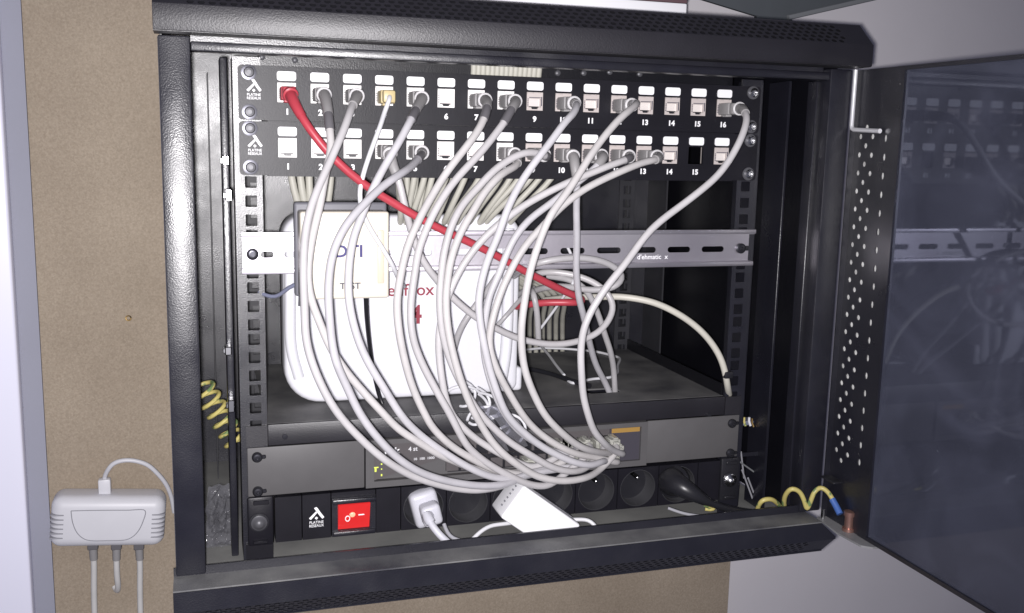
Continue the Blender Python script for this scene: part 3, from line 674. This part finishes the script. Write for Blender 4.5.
patch('light grey patch cable from the dark sleeved plug in lower port 9', 2, 9,
      [(546, 157), (534, 153), (521, 154), (498, 168), (479, 188), (463, 205), (451, 226), (443, 252), (440.5, 278), (440.5, 306), (444, 338), (451, 363), (462, 386), (479, 412), (492, 426), (509, 442), (530, 455), (551, 466), (573, 471), (588, 468)], 84, sp(10, 0), (17, 40))
patch('grey patch cable from lower panel port 8, beside the one from port 9', 2, 8,
      [(517, 165), (508, 170), (500, 175), (484, 192), (474, 208), (461, 231), (452.5, 257), (449, 280), (447, 306), (449, 338), (456, 369), (466, 395), (479, 420), (497, 448), (519, 466), (538, 476), (563.6, 481), (585, 478), (598, 470)], 98, sp(11, 0), None, CABLE2)
patch('grey patch cable from lower panel port 12 running across others', 2, 12,
      [(630, 158), (622, 161), (613, 164), (596, 171), (577, 179), (551, 191), (520, 208), (505, 219), (490, 231), (476, 246), (462, 267), (453, 286), (445, 310), (440, 330), (438.5, 345), (439, 366), (443, 391), (451, 412), (470, 434), (490, 449), (512, 460), (534, 466)], 68, sp(7, 0), (19, 36), CABLE2)
patch('grey patch cable from port 11 of the lower panel, half hidden by its neighbours', 2, 11,
      [(602, 160), (594, 170), (578, 183), (563, 195), (549, 205), (529, 219), (514, 236), (505, 254), (497, 278), (491, 294), (487, 315), (484, 342), (486, 366), (494, 392), (504, 412), (518, 430), (536, 443), (556, 452)], 62, sp(8, 0), None, CABLE2)
patch('light grey patch cable from upper panel port 10 bowing past the router right side', 1, 10,
      [(577, 105), (573, 113), (564, 122), (548, 145), (522, 182), (507, 210), (497, 237), (487, 262), (482, 283), (479.5, 302), (480.5, 321), (484, 347), (489, 371), (499, 397), (508, 415), (520, 429), (540, 446), (566, 458.5), (590, 464), (604, 461)], 104, sp(10, 1), (20, 32))
patch('light grey patch cable from lower panel port 13 in a wide curve', 2, 13,
      [(656, 160), (644, 162), (630, 167), (605, 177.5), (582, 190), (563, 206), (545, 226), (527, 246), (510, 271), (499, 293), (491, 320), (489, 342), (495.5, 365), (508, 391), (521, 413), (533, 427), (553, 442), (576, 454), (592, 457)], 80, sp(11, 1), None)
patch('light grey patch cable from upper panel port 12, passing the router edge', 1, 12,
      [(635, 104), (631, 109), (622, 117), (607, 135), (590, 158), (566, 192), (550, 215), (538, 247), (529, 278), (524.5, 300), (521, 324), (521.5, 345), (525, 367), (534, 393), (545, 416), (558, 430), (577, 444), (594, 451), (606, 454)], 110, (sp(11, 0)[0] - 7, -344), (20, 30))
patch('light grey patch cable from upper panel port 16, looping wide to the right', 1, 16,
      [(744, 111), (747, 118), (742, 136), (721, 170), (690, 200), (650, 232), (626, 260), (602, 292), (586, 325), (581.5, 350), (581.5, 375), (583, 395), (589, 416), (595, 431), (604, 443), (611, 450)], 92, (sp(11, 0)[0] + 4, -346), None, y0=-46)

q = patch('grey patch cable from lower panel port 10 hanging straight down to the shelf', 2, 10,
      [(575, 166), (578, 182), (577, 210), (576.5, 240), (576.5, 270), (579, 295), (583, 315), (588, 340), (597, 365), (606, 383), (610, 394)], 0, None, None, CABLE, ys=[-44, -44, -40, -33, -26, -16, -4, 12, 30, 44, 50])
q = patch('grey patch cable from lower panel port 4 crossing behind others into a loop', 2, 4,
      [(391, 163), (396, 175), (403, 203), (411, 228), (423, 258), (436, 278), (452, 298), (476, 318), (495, 328), (518, 338), (551, 344), (579, 341.5), (599, 333), (610, 319), (613, 306), (607, 294), (591, 281), (568, 273), (545, 272), (528, 280)], 0, None, None, CABLE2,
      ys=[-40, -42, -44, -42, -38, -34, -30, -26, -22, -16, -10, -6, -2, 3, 7, 12, 18, 25, 34, 60])
# red cable
patch('red patch cable running diagonally down from upper panel port 1', 1, 1,
      [(293, 101), (300, 113), (313, 131), (330, 153), (350, 174), (372, 191), (400, 207), (430, 223), (470, 242.5), (500, 258), (530, 274), (558, 288), (575, 295.5), (582, 299), (580, 302), (568, 302.5), (548, 303), (528, 305), (516, 307)], 0, None, None, RED, r=3.4, group=None, plugmat=RED,
      ys=[-40, -46, -52, -55, -55, -53, -50, -46, -40, -32, -26, -14, -6, 4, 14, 22, 28, 40, 56])
patch('thin white cable from the yellow plug in port 4 of the upper panel', 1, 4,
      [(385, 110), (380, 127), (372, 150), (364, 174), (359.5, 193), (361, 209), (367, 225), (379, 245), (390, 262), (398, 276), (404, 286)], 0, None, None, WIRE_W, r=2.0, group=None, boot=False, plugmat=YELLOW_PLUG,
      ys=[-34, -44, -50, -52, -52, -53, -54, -54, -52, -40, 0])

# loose grey and cream cords right of the router
def cord(name, label, pts, r, m, cat='cable', group=None, step=3.5, part=None):
    C = relax(catmull(pts, step), 3)
    o = MB().tube(C, r, 12).build(name, m, base=C[0]); tag(o, label, cat, group); return o
cord('loose_cable', 'grey cable curling in a small loop over the zinc rail, right of the router',
     [at(*p) for p in ((514, 276, 40), (524, 269, 5), (538, 263, -16), (555, 259.5, -20), (570, 258, -21), (588, 258.5, -21), (604, 262, -20), (617, 269, -18), (623, 278, -14), (617, 285.5, -10), (606, 289, -6), (589, 290, 2), (570, 287, 14), (550, 287, 32), (530, 292, 62))], 3.1, CABLE2)
cord('loose_cable', 'cream cable arching right from behind the loops to the right hand rack rail',
     [at(*p) for p in ((545, 300, 90), (575, 297, 50), (600, 297, 26), (615, 296.5, 16), (632, 298, 8), (655, 303, 0), (680, 315, -5), (700, 330, -8), (713, 345, -10), (721, 359, -12), (725.5, 374, -12), (727.5, 386, -7), (729, 394, 5))], 3.2, mat('pale_cream_pvc', (0.55, 0.53, 0.47), 0.45, 0, 0.1, 40))
cord('loose_cable', 'grey cable dropping from the loops onto the dusty shelf',
     [at(*p) for p in ((548, 276, 40), (570, 280, 20), (583, 287, 14), (591, 298, 14), (598, 314, 17), (605, 335, 24), (610, 350, 31), (613.5, 368, 42), (615, 392, 52))], 3.0, CABLE2)
cord('loose_cable', 'grey cable lying behind the vertical cords beside the router edge',
     [at(*p) for p in ((516, 296, 80), (530, 289, 48), (534, 296, 30), (537, 312, 30), (538, 328, 34), (538.5, 340, 40))], 2.9, CABLE2)
cord('loose_cable', 'slanting grey cable passing behind the cords in front of the white router face',
     [at(*p) for p in ((534, 288, 60), (520, 300, 40), (505, 317, 30), (495, 328, 36))], 2.2, CABLE2)
cord('loose_cable', 'grey cable stub slanting down to the left in front of the white router face',
     [at(*p) for p in ((497, 276, 20), (486, 292, 10), (474, 308, 4), (462, 326, 6), (455, 345, 14), (452, 362, 22))], 3.0, CABLE2)
b = at(727, 373, -12)
tag(MB().rbox(b.x - 4, b.x + 5, -16, -9, b.z - 5, b.z + 2, 1, 2).build('cable_clip', BLACK_DARK, base=b), 'small black clip at the end of the cream cable on the right rail', 'clip')
# shelf wires
cord('thin_wire', 'thin white wire lying in a long bend on the dusty shelf',
     [atz(x, y, -302.4) for x, y in ((524, 350), (545, 348), (575, 349.5), (598, 352), (612, 355.5), (619, 357.5), (617.5, 366), (617, 373), (610, 377.5), (592, 379), (580, 382), (573, 383.5), (567, 380))], 1.5, WIRE_W, 'wire')
cord('thin_wire', 'thin white wire crossing the shelf diagonally toward its dark slot', [atz(x, y, z) for x, y, z in ((541, 346, -296), (548, 354, -298), (556, 365, -300.4), (564, 375, -302.4))], 1.6, WIRE_W, 'wire')
cord('thin_wire', 'thin white wire slanting up through a slot of the zinc rail', [at(x, y, Y) for x, y, Y in ((541, 328, 60), (555, 309, 40), (566, 293, 20), (574, 282, 12), (574, 262, 10), (566, 244, 6))], 1.4, WIRE_W, 'wire')
cord('thin_wire', 'thin blue grey wire running from the left rack rail to the ivory box', [at(x, y, Y) for x, y, Y in ((259, 292, 4), (267, 296, -2), (276, 297.5, -4), (282, 293, -8), (289, 287, -12), (297, 284, -15))], 1.7, WIRE_B, 'wire')
cord('black_cable', 'black cable dropping from the ivory box over the white router face', [at(x, y, Y) for x, y, Y in ((366, 298, -26), (366.5, 312, -16), (368.5, 335, 8), (371.5, 358, 30), (375.5, 380, 44), (380, 398, 50), (385, 409, 46))], 2.1, BLACK_DARK)
cord('black_cable', 'dark cable running flat across the shelf to the right of the router', [atz(x, y, -301.5) for x, y in ((515, 367), (530, 369), (552, 374), (572, 381), (590, 386))], 2.6, BLACK_DARK)
# tangle of thin white wires under the router edge
tg = thing('wire_tangle', 'tangle of thin white wires and clear film among the patch cables', 'wires', tuple(at(480, 410, -10)))
rnd = random.Random(3)
for k in range(9):
    cx, cy = 458 + 7 * k * 0.8 + rnd.uniform(-4, 4), 392 + k * 4 + rnd.uniform(-6, 6); a0 = rnd.uniform(0, 6); rx, ry = rnd.uniform(10, 18), rnd.uniform(8, 15)
    P = [at(cx + rx * math.cos(a0 + t * 0.55) + t * 1.5, cy + ry * math.sin(a0 + t * 0.5) + t * 1.2, -10 - 2.5 * k + 5 * math.sin(t)) for t in range(8)]
    MB().tube(relax(catmull(P, 3), 3), 1.3, 8).build('wire', WIRE_W, tg)
for (a, b_, c_, d_) in (((487, 408), (497, 415), (506, 428), (512, 444)), ((493, 405), (503, 416), (515, 432), (524, 447)), ((476, 403), (487, 418), (498, 436), (505, 452))):
    P = relax(catmull([at(*a, -26), at(*b_, -31), at(*c_, -33), at(*d_, -28)], 4), 2); m = MB()
    for i in range(len(P) - 1):
        w = Vector((3.4, 1.2 * math.sin(i), 1.5)); n_ = Vector((0, -0.5, 0))
        q0_, q1_ = P[i], P[i + 1]
        m.add([q0_ - w, q0_ + w, q1_ + w, q1_ - w, q0_ - w + n_, q0_ + w + n_, q1_ + w + n_, q1_ - w + n_], [(0, 1, 2, 3), (4, 7, 6, 5), (0, 3, 7, 4), (1, 5, 6, 2)])
    m.build('film_strip', FILM, tg)

# cream installation cables behind the panels
G1 = 'cream installation cables behind the panels'
for i in range(15):
    xt = 474 + i * 4.7; xm = 402 + i * 11.2; lean = 2 + i * 3.1 + rnd.uniform(-4, 4); xe = 470 + i * 6.6
    pts = [at(xt, 50, 13), at(xt, 70, 13), at(xt - 4, 100, 26), at(xm + 4, 150, 30), at(xm + rnd.uniform(-3, 3), 172, 36), at(xm - lean, 214, 48), at(xm - lean * 1.5 + 3, 250, 120 + rnd.uniform(-4, 4)), at(xe, 295, 170), at(xe, 318, 215), at(xe, 340, 254), at(xe, 362, 268)]
    C = relax(catmull(pts, 8), 3)
    o = MB().tube(C, 2.9, 10).build('installation_cable', CREAM, base=C[0]); tag(o, 'cream cable in the fan running from above the panels to behind the router', 'cable', G1)
for i, (xa, xb) in enumerate(((291, 300), (300, 306), (309, 311), (331, 327), (322, 320))):
    pts = [at(xa - 1, 100, 40), at(xa, 150, 42), at(xa, 178, 44), at(xb, 210, 46), at(xb + 6, 260, 130), at(xb + 20, 330, 200)]
    o = MB().tube(relax(catmull(pts, 8), 2), 3.3, 10).build('installation_cable', CREAM, base=pts[0]); tag(o, 'cream cable in the small cluster behind the left end of the lower panel', 'cable', 'cream cables at left')
for i in range(4):
    xs = 398 + i * 9
    pts = [at(xs, 120, 52), at(xs, 172, 56), at(xs + 3 - 3 * i, 214, 60), at(xs, 270, 150), at(xs, 330, 230)]
    o = MB().tube(relax(catmull(pts, 8), 2), 3.1, 10).build('installation_cable', CREAM, base=pts[0]); tag(o, 'cream cable hanging upright behind ports five to seven of the lower panel', 'cable', 'cream cables behind ports five to seven')

# ------------------------------------------------------------------ plugs in the power strip
cx = (mods[4] + mods[5]) / 2
pg = thing('power_plug', 'white mains plug with white flex in the first round socket', 'plug', (cx, -8, -390))
R_ = Matrix.Translation((cx + 1, 0, -390)) @ Matrix.Rotation(math.radians(-14), 4, 'Y')
MB().rbox(-12.5, 13, -16, 4, -16.5, 17.5, 5, 3, R_).rbox(-7, 11, -30, -14, -11, 9, 4, 3, R_).build('body', PLUGW, pg)
e0 = at(424, 511, -30)
MB().tube(catmull([Vector((cx + 2, -26, -391)), at(427, 516, -33), at(432, 525, -40), at(440, 535, -46), at(449, 543.5, -48), at(458, 552, -46)], 3), [4.6, 4.4, 4.2, 4.0, 3.6] + [3.0] * 60 if False else 3.3, 12).build('flex', PLUGW, pg)
MB().tube(catmull([Vector((cx + 2, -26, -391)), at(427, 516, -33), at(431, 523, -38)], 3), 4.7, 12).build('strain_relief', PLUGW, pg)

ad = thing('power_adapter', 'white power adapter block tilted in front of the round sockets', 'adapter', tuple(at(540, 510, -40)))
A = at(501, 518, -54); B = at(524.6, 486, -54); Cc = at(578, 528, -54)
ux = (A - B).normalized(); vx = (Cc - B); vx = (vx - ux * vx.dot(ux)).normalized(); w1 = (A - B).length; l1 = (Cc - B).length + 1
M4 = Matrix(((ux.x, 0, vx.x, B.x), (ux.y, 1, vx.y, B.y), (ux.z, 0, vx.z, B.z), (0, 0, 0, 1)))
MB().rbox(0, w1, 0, 33, 0, l1, 2.2, 3, M4).build('body', WHITE_PL, ad)
m = MB()
for k in range(6): m.box(5 + k * (w1 - 10) / 6, 6.6 + k * (w1 - 10) / 6, 12, 16, -0.25, 0.3, M4)
m.build('vent_slot', SEAM, ad)
m = MB(); m.box(w1 * 0 - 0.25, 0.3, 15, 15.8, 3, l1 - 3, M4); m.build('seam', SEAM, ad)
MB().tube(relax(catmull([at(x, y, Y) for x, y, Y in ((471, 541, -44), (480, 532, -40), (490, 526, -36), (503, 524, -34), (530, 521, -30), (560, 520, -32), (578, 519.5, -36), (588, 520, -38), (594, 524, -42), (598, 531, -44))], 3), 2), 1.9, 10).build('lead', WIRE_W, ad)
cord('black_cable', 'thin dark cable end behind the bottom lip, right of the white plug', [at(x, y, Y) for x, y, Y in ((444, 524, -30), (447, 533, -36), (453, 539, -42), (462, 541, -46))], 1.8, SEAM)

bx = (mods[10] + mods[11]) / 2
bp = thing('power_plug', 'black mains plug and flex in the last round socket at right', 'plug', (bx, -8, -390))
C = relax(catmull([Vector((bx, 2, -389)), at(672, 482, -20), at(680, 486, -36), at(692, 493, -44), (at(708, 502, -46)), at(725, 508, -44), at(745, 512, -38), at(765, 513, -20), at(775, 512, 20)], 3), 3)
rr = []
for i, q in enumerate(C):
    u = i / (len(C) - 1); rr.append(16.5 if u < 0.06 else 13.5 if u < 0.12 else max(3.6, 13.0 - (u - 0.12) * 42))
MB().tube(C, rr, 16).build('body', BLACK_DARK, bp)
cord('black_cable', 'dark looped cable lying in front of the last sockets', [at(x, y, Y) for x, y, Y in ((668, 508, -30), (682, 513, -36), (700, 516, -40), (722, 517, -40), (742, 515, -34))], 1.5, SEAM)
cord('earth_wire', 'short piece of yellow and green wire beside the black plug flex', [at(x, y, Y) for x, y, Y in ((704, 505, -40), (711, 506, -44), (716, 509, -46), (710, 510, -47), (705, 509, -45))], 1.7, EARTH, 'wire')
cord('earth_wire', 'coiled yellow and green earth wire joining the cabinet floor to the open door',
     [at(x, y, Y) for x, y, Y in ((752, 519, -30), (756, 515, -36), (758.5, 506, -44), (763, 500, -50), (770, 499, -50), (778, 504, -44), (783, 511, -36), (786, 514, -40), (784, 503, -50), (786, 494, -58), (792, 488.5, -65), (799, 491, -66), (804, 500, -67), (807, 509, -67), (811, 500, -70), (815, 491, -72), (821, 487, -72), (828, 492, -78), (833, 500, -84))], 2.3, EARTH, 'wire', step=2.0)
lg = MB().tube(relax(catmull([at(832, 499, -83), at(836, 506, -88), at(840, 514, -94)], 2), 1), 3.2, 10).build('cable_lug', LUG, base=at(836, 506, -88)); tag(lg, 'blue crimp lug at the end of the coiled earth wire by the door bolt', 'lug')
cpts = []
for i in range(110):
    t = i / 109; c = at(201 + 36 * t, 384 + 60 * t, 62); g = t * 2 * math.pi * 6.3
    ax = (at(237, 444, 62) - at(201, 384, 62)).normalized(); n1 = Vector((ax.z, 0, -ax.x)); n2 = Vector((0, 1, 0))
    cpts.append(c + n1 * (9.5 * math.cos(g)) + n2 * (9.5 * math.sin(g)))
o = MB().tube(cpts, 1.9, 9).build('earth_wire', EARTH, base=cpts[0]); tag(o, 'tight coil of yellow and green earth wire between the left upright and the rack rail', 'wire')

# small odd bits on the right side of the rack
cn = thing('wire_connector', 'small connector with yellow and white wire ends behind the right rack rail', 'connector', tuple(at(746, 422, 20)))
MB().rbox(*[v for a in zip(at(741, 426, 20), at(748, 417, 34)) for v in sorted(a)], 0.8, 1).build('body', WIRE_B, cn)
for (x, y, mm) in ((744, 421, EARTH), (749, 421, WIRE_W), (752, 422, BRASS), (758, 422, WIRE_W)):
    q = at(x, y, 18); MB().tube([q + Vector((0, 0, 4)), q, q + Vector((1.5, -1, -5))], 1.3, 8).build('wire_end', mm, cn)
for n_, (x0, y0, x1, y1) in enumerate(((741, 452, 744, 478), (742, 470, 756, 508), (748, 478, 758, 504), (740, 462, 757, 474))):
    cord('cable_tie', ['upright pale cable tie tail beside the right end of the switch', 'long slanting cable tie tail at the right end of the power strip', 'short slanting cable tie tail at the right end of the power strip', 'dark flat cable tie crossing behind the right rack rail'][n_],
         [at(x0, y0, 6), at((x0 + x1) / 2, (y0 + y1) / 2, 12), at(x1, y1, 16)], 0.9, SEAM if n_ < 3 else SLATE2, 'cable tie')

# clear plastic bag at the lower left
from mathutils import noise as NZ
pc = Vector((-263, 45, -402)); m = MB(); NU, NV = 26, 54; vs = []
for side in (0, 1):
    for j in range(NV + 1):
        for i in range(NU + 1):
            u, v = i / NU, j / NV; edge = math.sin(math.pi * u) ** 0.5 * math.sin(math.pi * min(1, v * 1.0 + 0.02)) ** 0.4 if 0 < u < 1 and v < 0.98 else 0
            q = Vector((u * 2.2, v * 3.6, side * 4))
            f = abs(NZ.noise(q * 1.3 + Vector((1, 4, 2)))) * 15 + abs(NZ.noise(q * 3.1)) * 7 - 5 + NZ.noise(q * 7) * 1.4
            w_ = 13.5 * (1.0 - 0.30 * v * v + 0.10 * NZ.noise(Vector((v * 4, side, 0))))
            vs.append((-263.5 + (u - 0.5) * 2 * w_ + 2.0 * NZ.noise(q * 2 + Vector((7, 0, 0))), 42 + (side * 2 - 1) * (1 + edge * (4 + f)), -428.5 + v * 58 + 3 * NZ.noise(q * 1.5 + Vector((0, 9, 0))) * (v > 0)))
fs = []
for side in (0, 1):
    o_ = side * (NU + 1) * (NV + 1)
    for j in range(NV):
        for i in range(NU):
            k = o_ + j * (NU + 1) + i; fs.append((k, k + 1, k + NU + 2, k + NU + 1))
m.add(vs, fs)
tag(m.build('plastic_bag', FILM, base=(pc.x, pc.y, -429), angle=50), 'crumpled clear plastic bag on the cabinet floor at lower left', 'bag')

# ------------------------------------------------------------------ wall box at the lower left
ang = math.radians(5.0)
WC = Vector((-379.5, 283, -481))
wb = thing('wall_box', 'pale grey plastic wall box with side vents on the chipboard, three cables below', 'network box', (WC.x, 304, WC.z))
RM4 = Matrix.Translation(WC) @ Matrix.Rotation(ang, 4, 'Y')
MB().rbox(-59, 59, -20, 22.5, -29, 29, 12, 6, RM4).build('housing', WIFI, wb)
def wl(x, z, y=-20.1): return RM4 @ Vector((x, y, z))
MB().tube(relax(catmull([wl(-38, 15), wl(-36.5, 4), wl(-31, -10), wl(-22, -18), wl(0, -19.5), wl(22, -18), wl(31, -10), wl(36.5, 4), wl(38, 15), wl(20, 15.4), wl(0, 15.5), wl(-20, 15.4), wl(-38, 15)], 3), 1), 0.55, 6).build('seam', SEAM, wb)
for s in (-1, 1):
    m = MB()
    for k in range(6): m.rbox(min(s * 45, s * 58.6), max(s * 45, s * 58.6), -20.25 if True else 0, -12, 9 - k * 5.2, 10.6 - k * 5.2, 0.3, 1, RM4)
    m.build('vent', SEAM, wb)
q = RM4 @ Vector((-6, 0, 29))
C = relax(catmull([q + Vector((0, 2, -3)), q + Vector((0, 1, 16)), at(108.5, 469, 277), at(114, 463, 275), at(127, 460, 275), at(146, 464, 276), at(158, 474, 280), at(166, 484, 286), at(171, 496, 294), at(174, 512, 303)], 3), 2)
MB().rbox(q.x - 6.5, q.x + 6.5, q.y - 5, q.y + 6, q.z - 2, q.z + 16, 1.8, 2).build('power_jack', WIFI, wb)
MB().tube(C, 2.5, 10).build('power_lead', mat('pale_lead', (0.6, 0.6, 0.64), 0.4), wb)
for k, (x, x2) in enumerate(((93, 95), (116.5, 117), (139, 141))):
    a = at(x, 546, 282); lab = ['left pale cable hanging below the wall box', 'middle pale cable below the wall box, bent into a short hook', 'right pale cable hanging below the wall box'][k]
    t = thing('wall_box_cable', lab, 'cable', tuple(a), 'cables under the wall box')
    if k == 1: P = [a, at(116.5, 560, 282), at(117, 575, 284), at(118, 586, 290), at(117, 591, 300), at(114.5, 586, 303.5)]
    else: P = [a, at((x + x2) / 2, 565, 284), at(x2 - 1, 590, 288), at(x2, 630, 290)]
    C = relax(catmull(P, 3), 2)
    MB().tube(C, 3.3, 10).build('cord', mat('pale_cord', (0.62, 0.61, 0.6), 0.45, 0, 0.1, 40) if k == 0 else bpy.data.materials['pale_cord'], t)
    MB().tube(C[:length_pts(C, 17)], [4.6 - 0.07 * i for i in range(length_pts(C, 17))], 10).build('boot', BOOT, t)
    MB().rbox(a.x - 5.5, a.x + 5.5, a.y - 5, a.y + 4, a.z - 3, a.z + 6, 0.8, 1).build('plug', SLEEVE, t)

# ------------------------------------------------------------------ things on top of the cabinet
tag(MB().rbox(-14, 191, 60, 270, 53.7, 81, 1.5, 2).build('paper_box', PAPER, base=(90, 160, 53.7)), 'white cardboard box lying on top of the cabinet', 'box')
tag(MB().rbox(74, 191.5, 60.5, 250, 81.1, 100, 1, 2).build('book', MAROON, base=(130, 160, 81)), 'dark maroon book lying on the white box on the cabinet', 'book')
fd = thing('slate_wedge', 'slate grey folder shaped sheet above the cabinet roof at right', 'wedge', (370, 240, 53))  # dark wedge shaped sheet with a paler edge, above the roof
MB().plate([(a.x, a.z) for a in (at(757, 16, 240), at(748, 40, 240), at(806, 40, 240), at(790, 17, 240), at(902, -8, 240), at(868, -40, 240), at(660, -40, 240), at(672, -10, 240))][::-1], [], (0, 246, 0), *XZ, 6).build('cover', SLATE, fd)
a, b_ = at(788, 17.5, 238), at(900, -8, 238)
MB().tube([a, b_], 3.2, 8).build('edge', SLATE2, fd)

# ------------------------------------------------------------------ light: phone flash beside the lens, dim room light
w = bpy.data.worlds.new('World'); SC.world = w; w.use_nodes = True
bg = w.node_tree.nodes['Background']; bg.inputs[0].default_value = (0.68, 0.70, 1.0, 1); bg.inputs[1].default_value = 0.115
ld = bpy.data.lights.new('flash', 'SPOT'); lo = bpy.data.objects.new('flash', ld); COL.objects.link(lo)
FL = CAM + Vector((-7, 2, -5)); lo.location = FL * MM
tgt = at(370, 300, 0); lo.rotation_euler = (tgt - FL).to_track_quat('-Z', 'Y').to_euler()
ld.energy = 55; ld.spot_size = math.radians(105); ld.spot_blend = 1.0; ld.shadow_soft_size = 0.006; ld.color = (1.0, 0.97, 0.985)

SC.view_settings.view_transform = 'Standard'; SC.view_settings.look = 'None'; SC.view_settings.exposure = 0; SC.view_settings.gamma = 1
SC.cycles.max_bounces = 10; SC.cycles.transparent_max_bounces = 16
for o in bpy.data.objects:
    if '_b' in o: del o['_b']
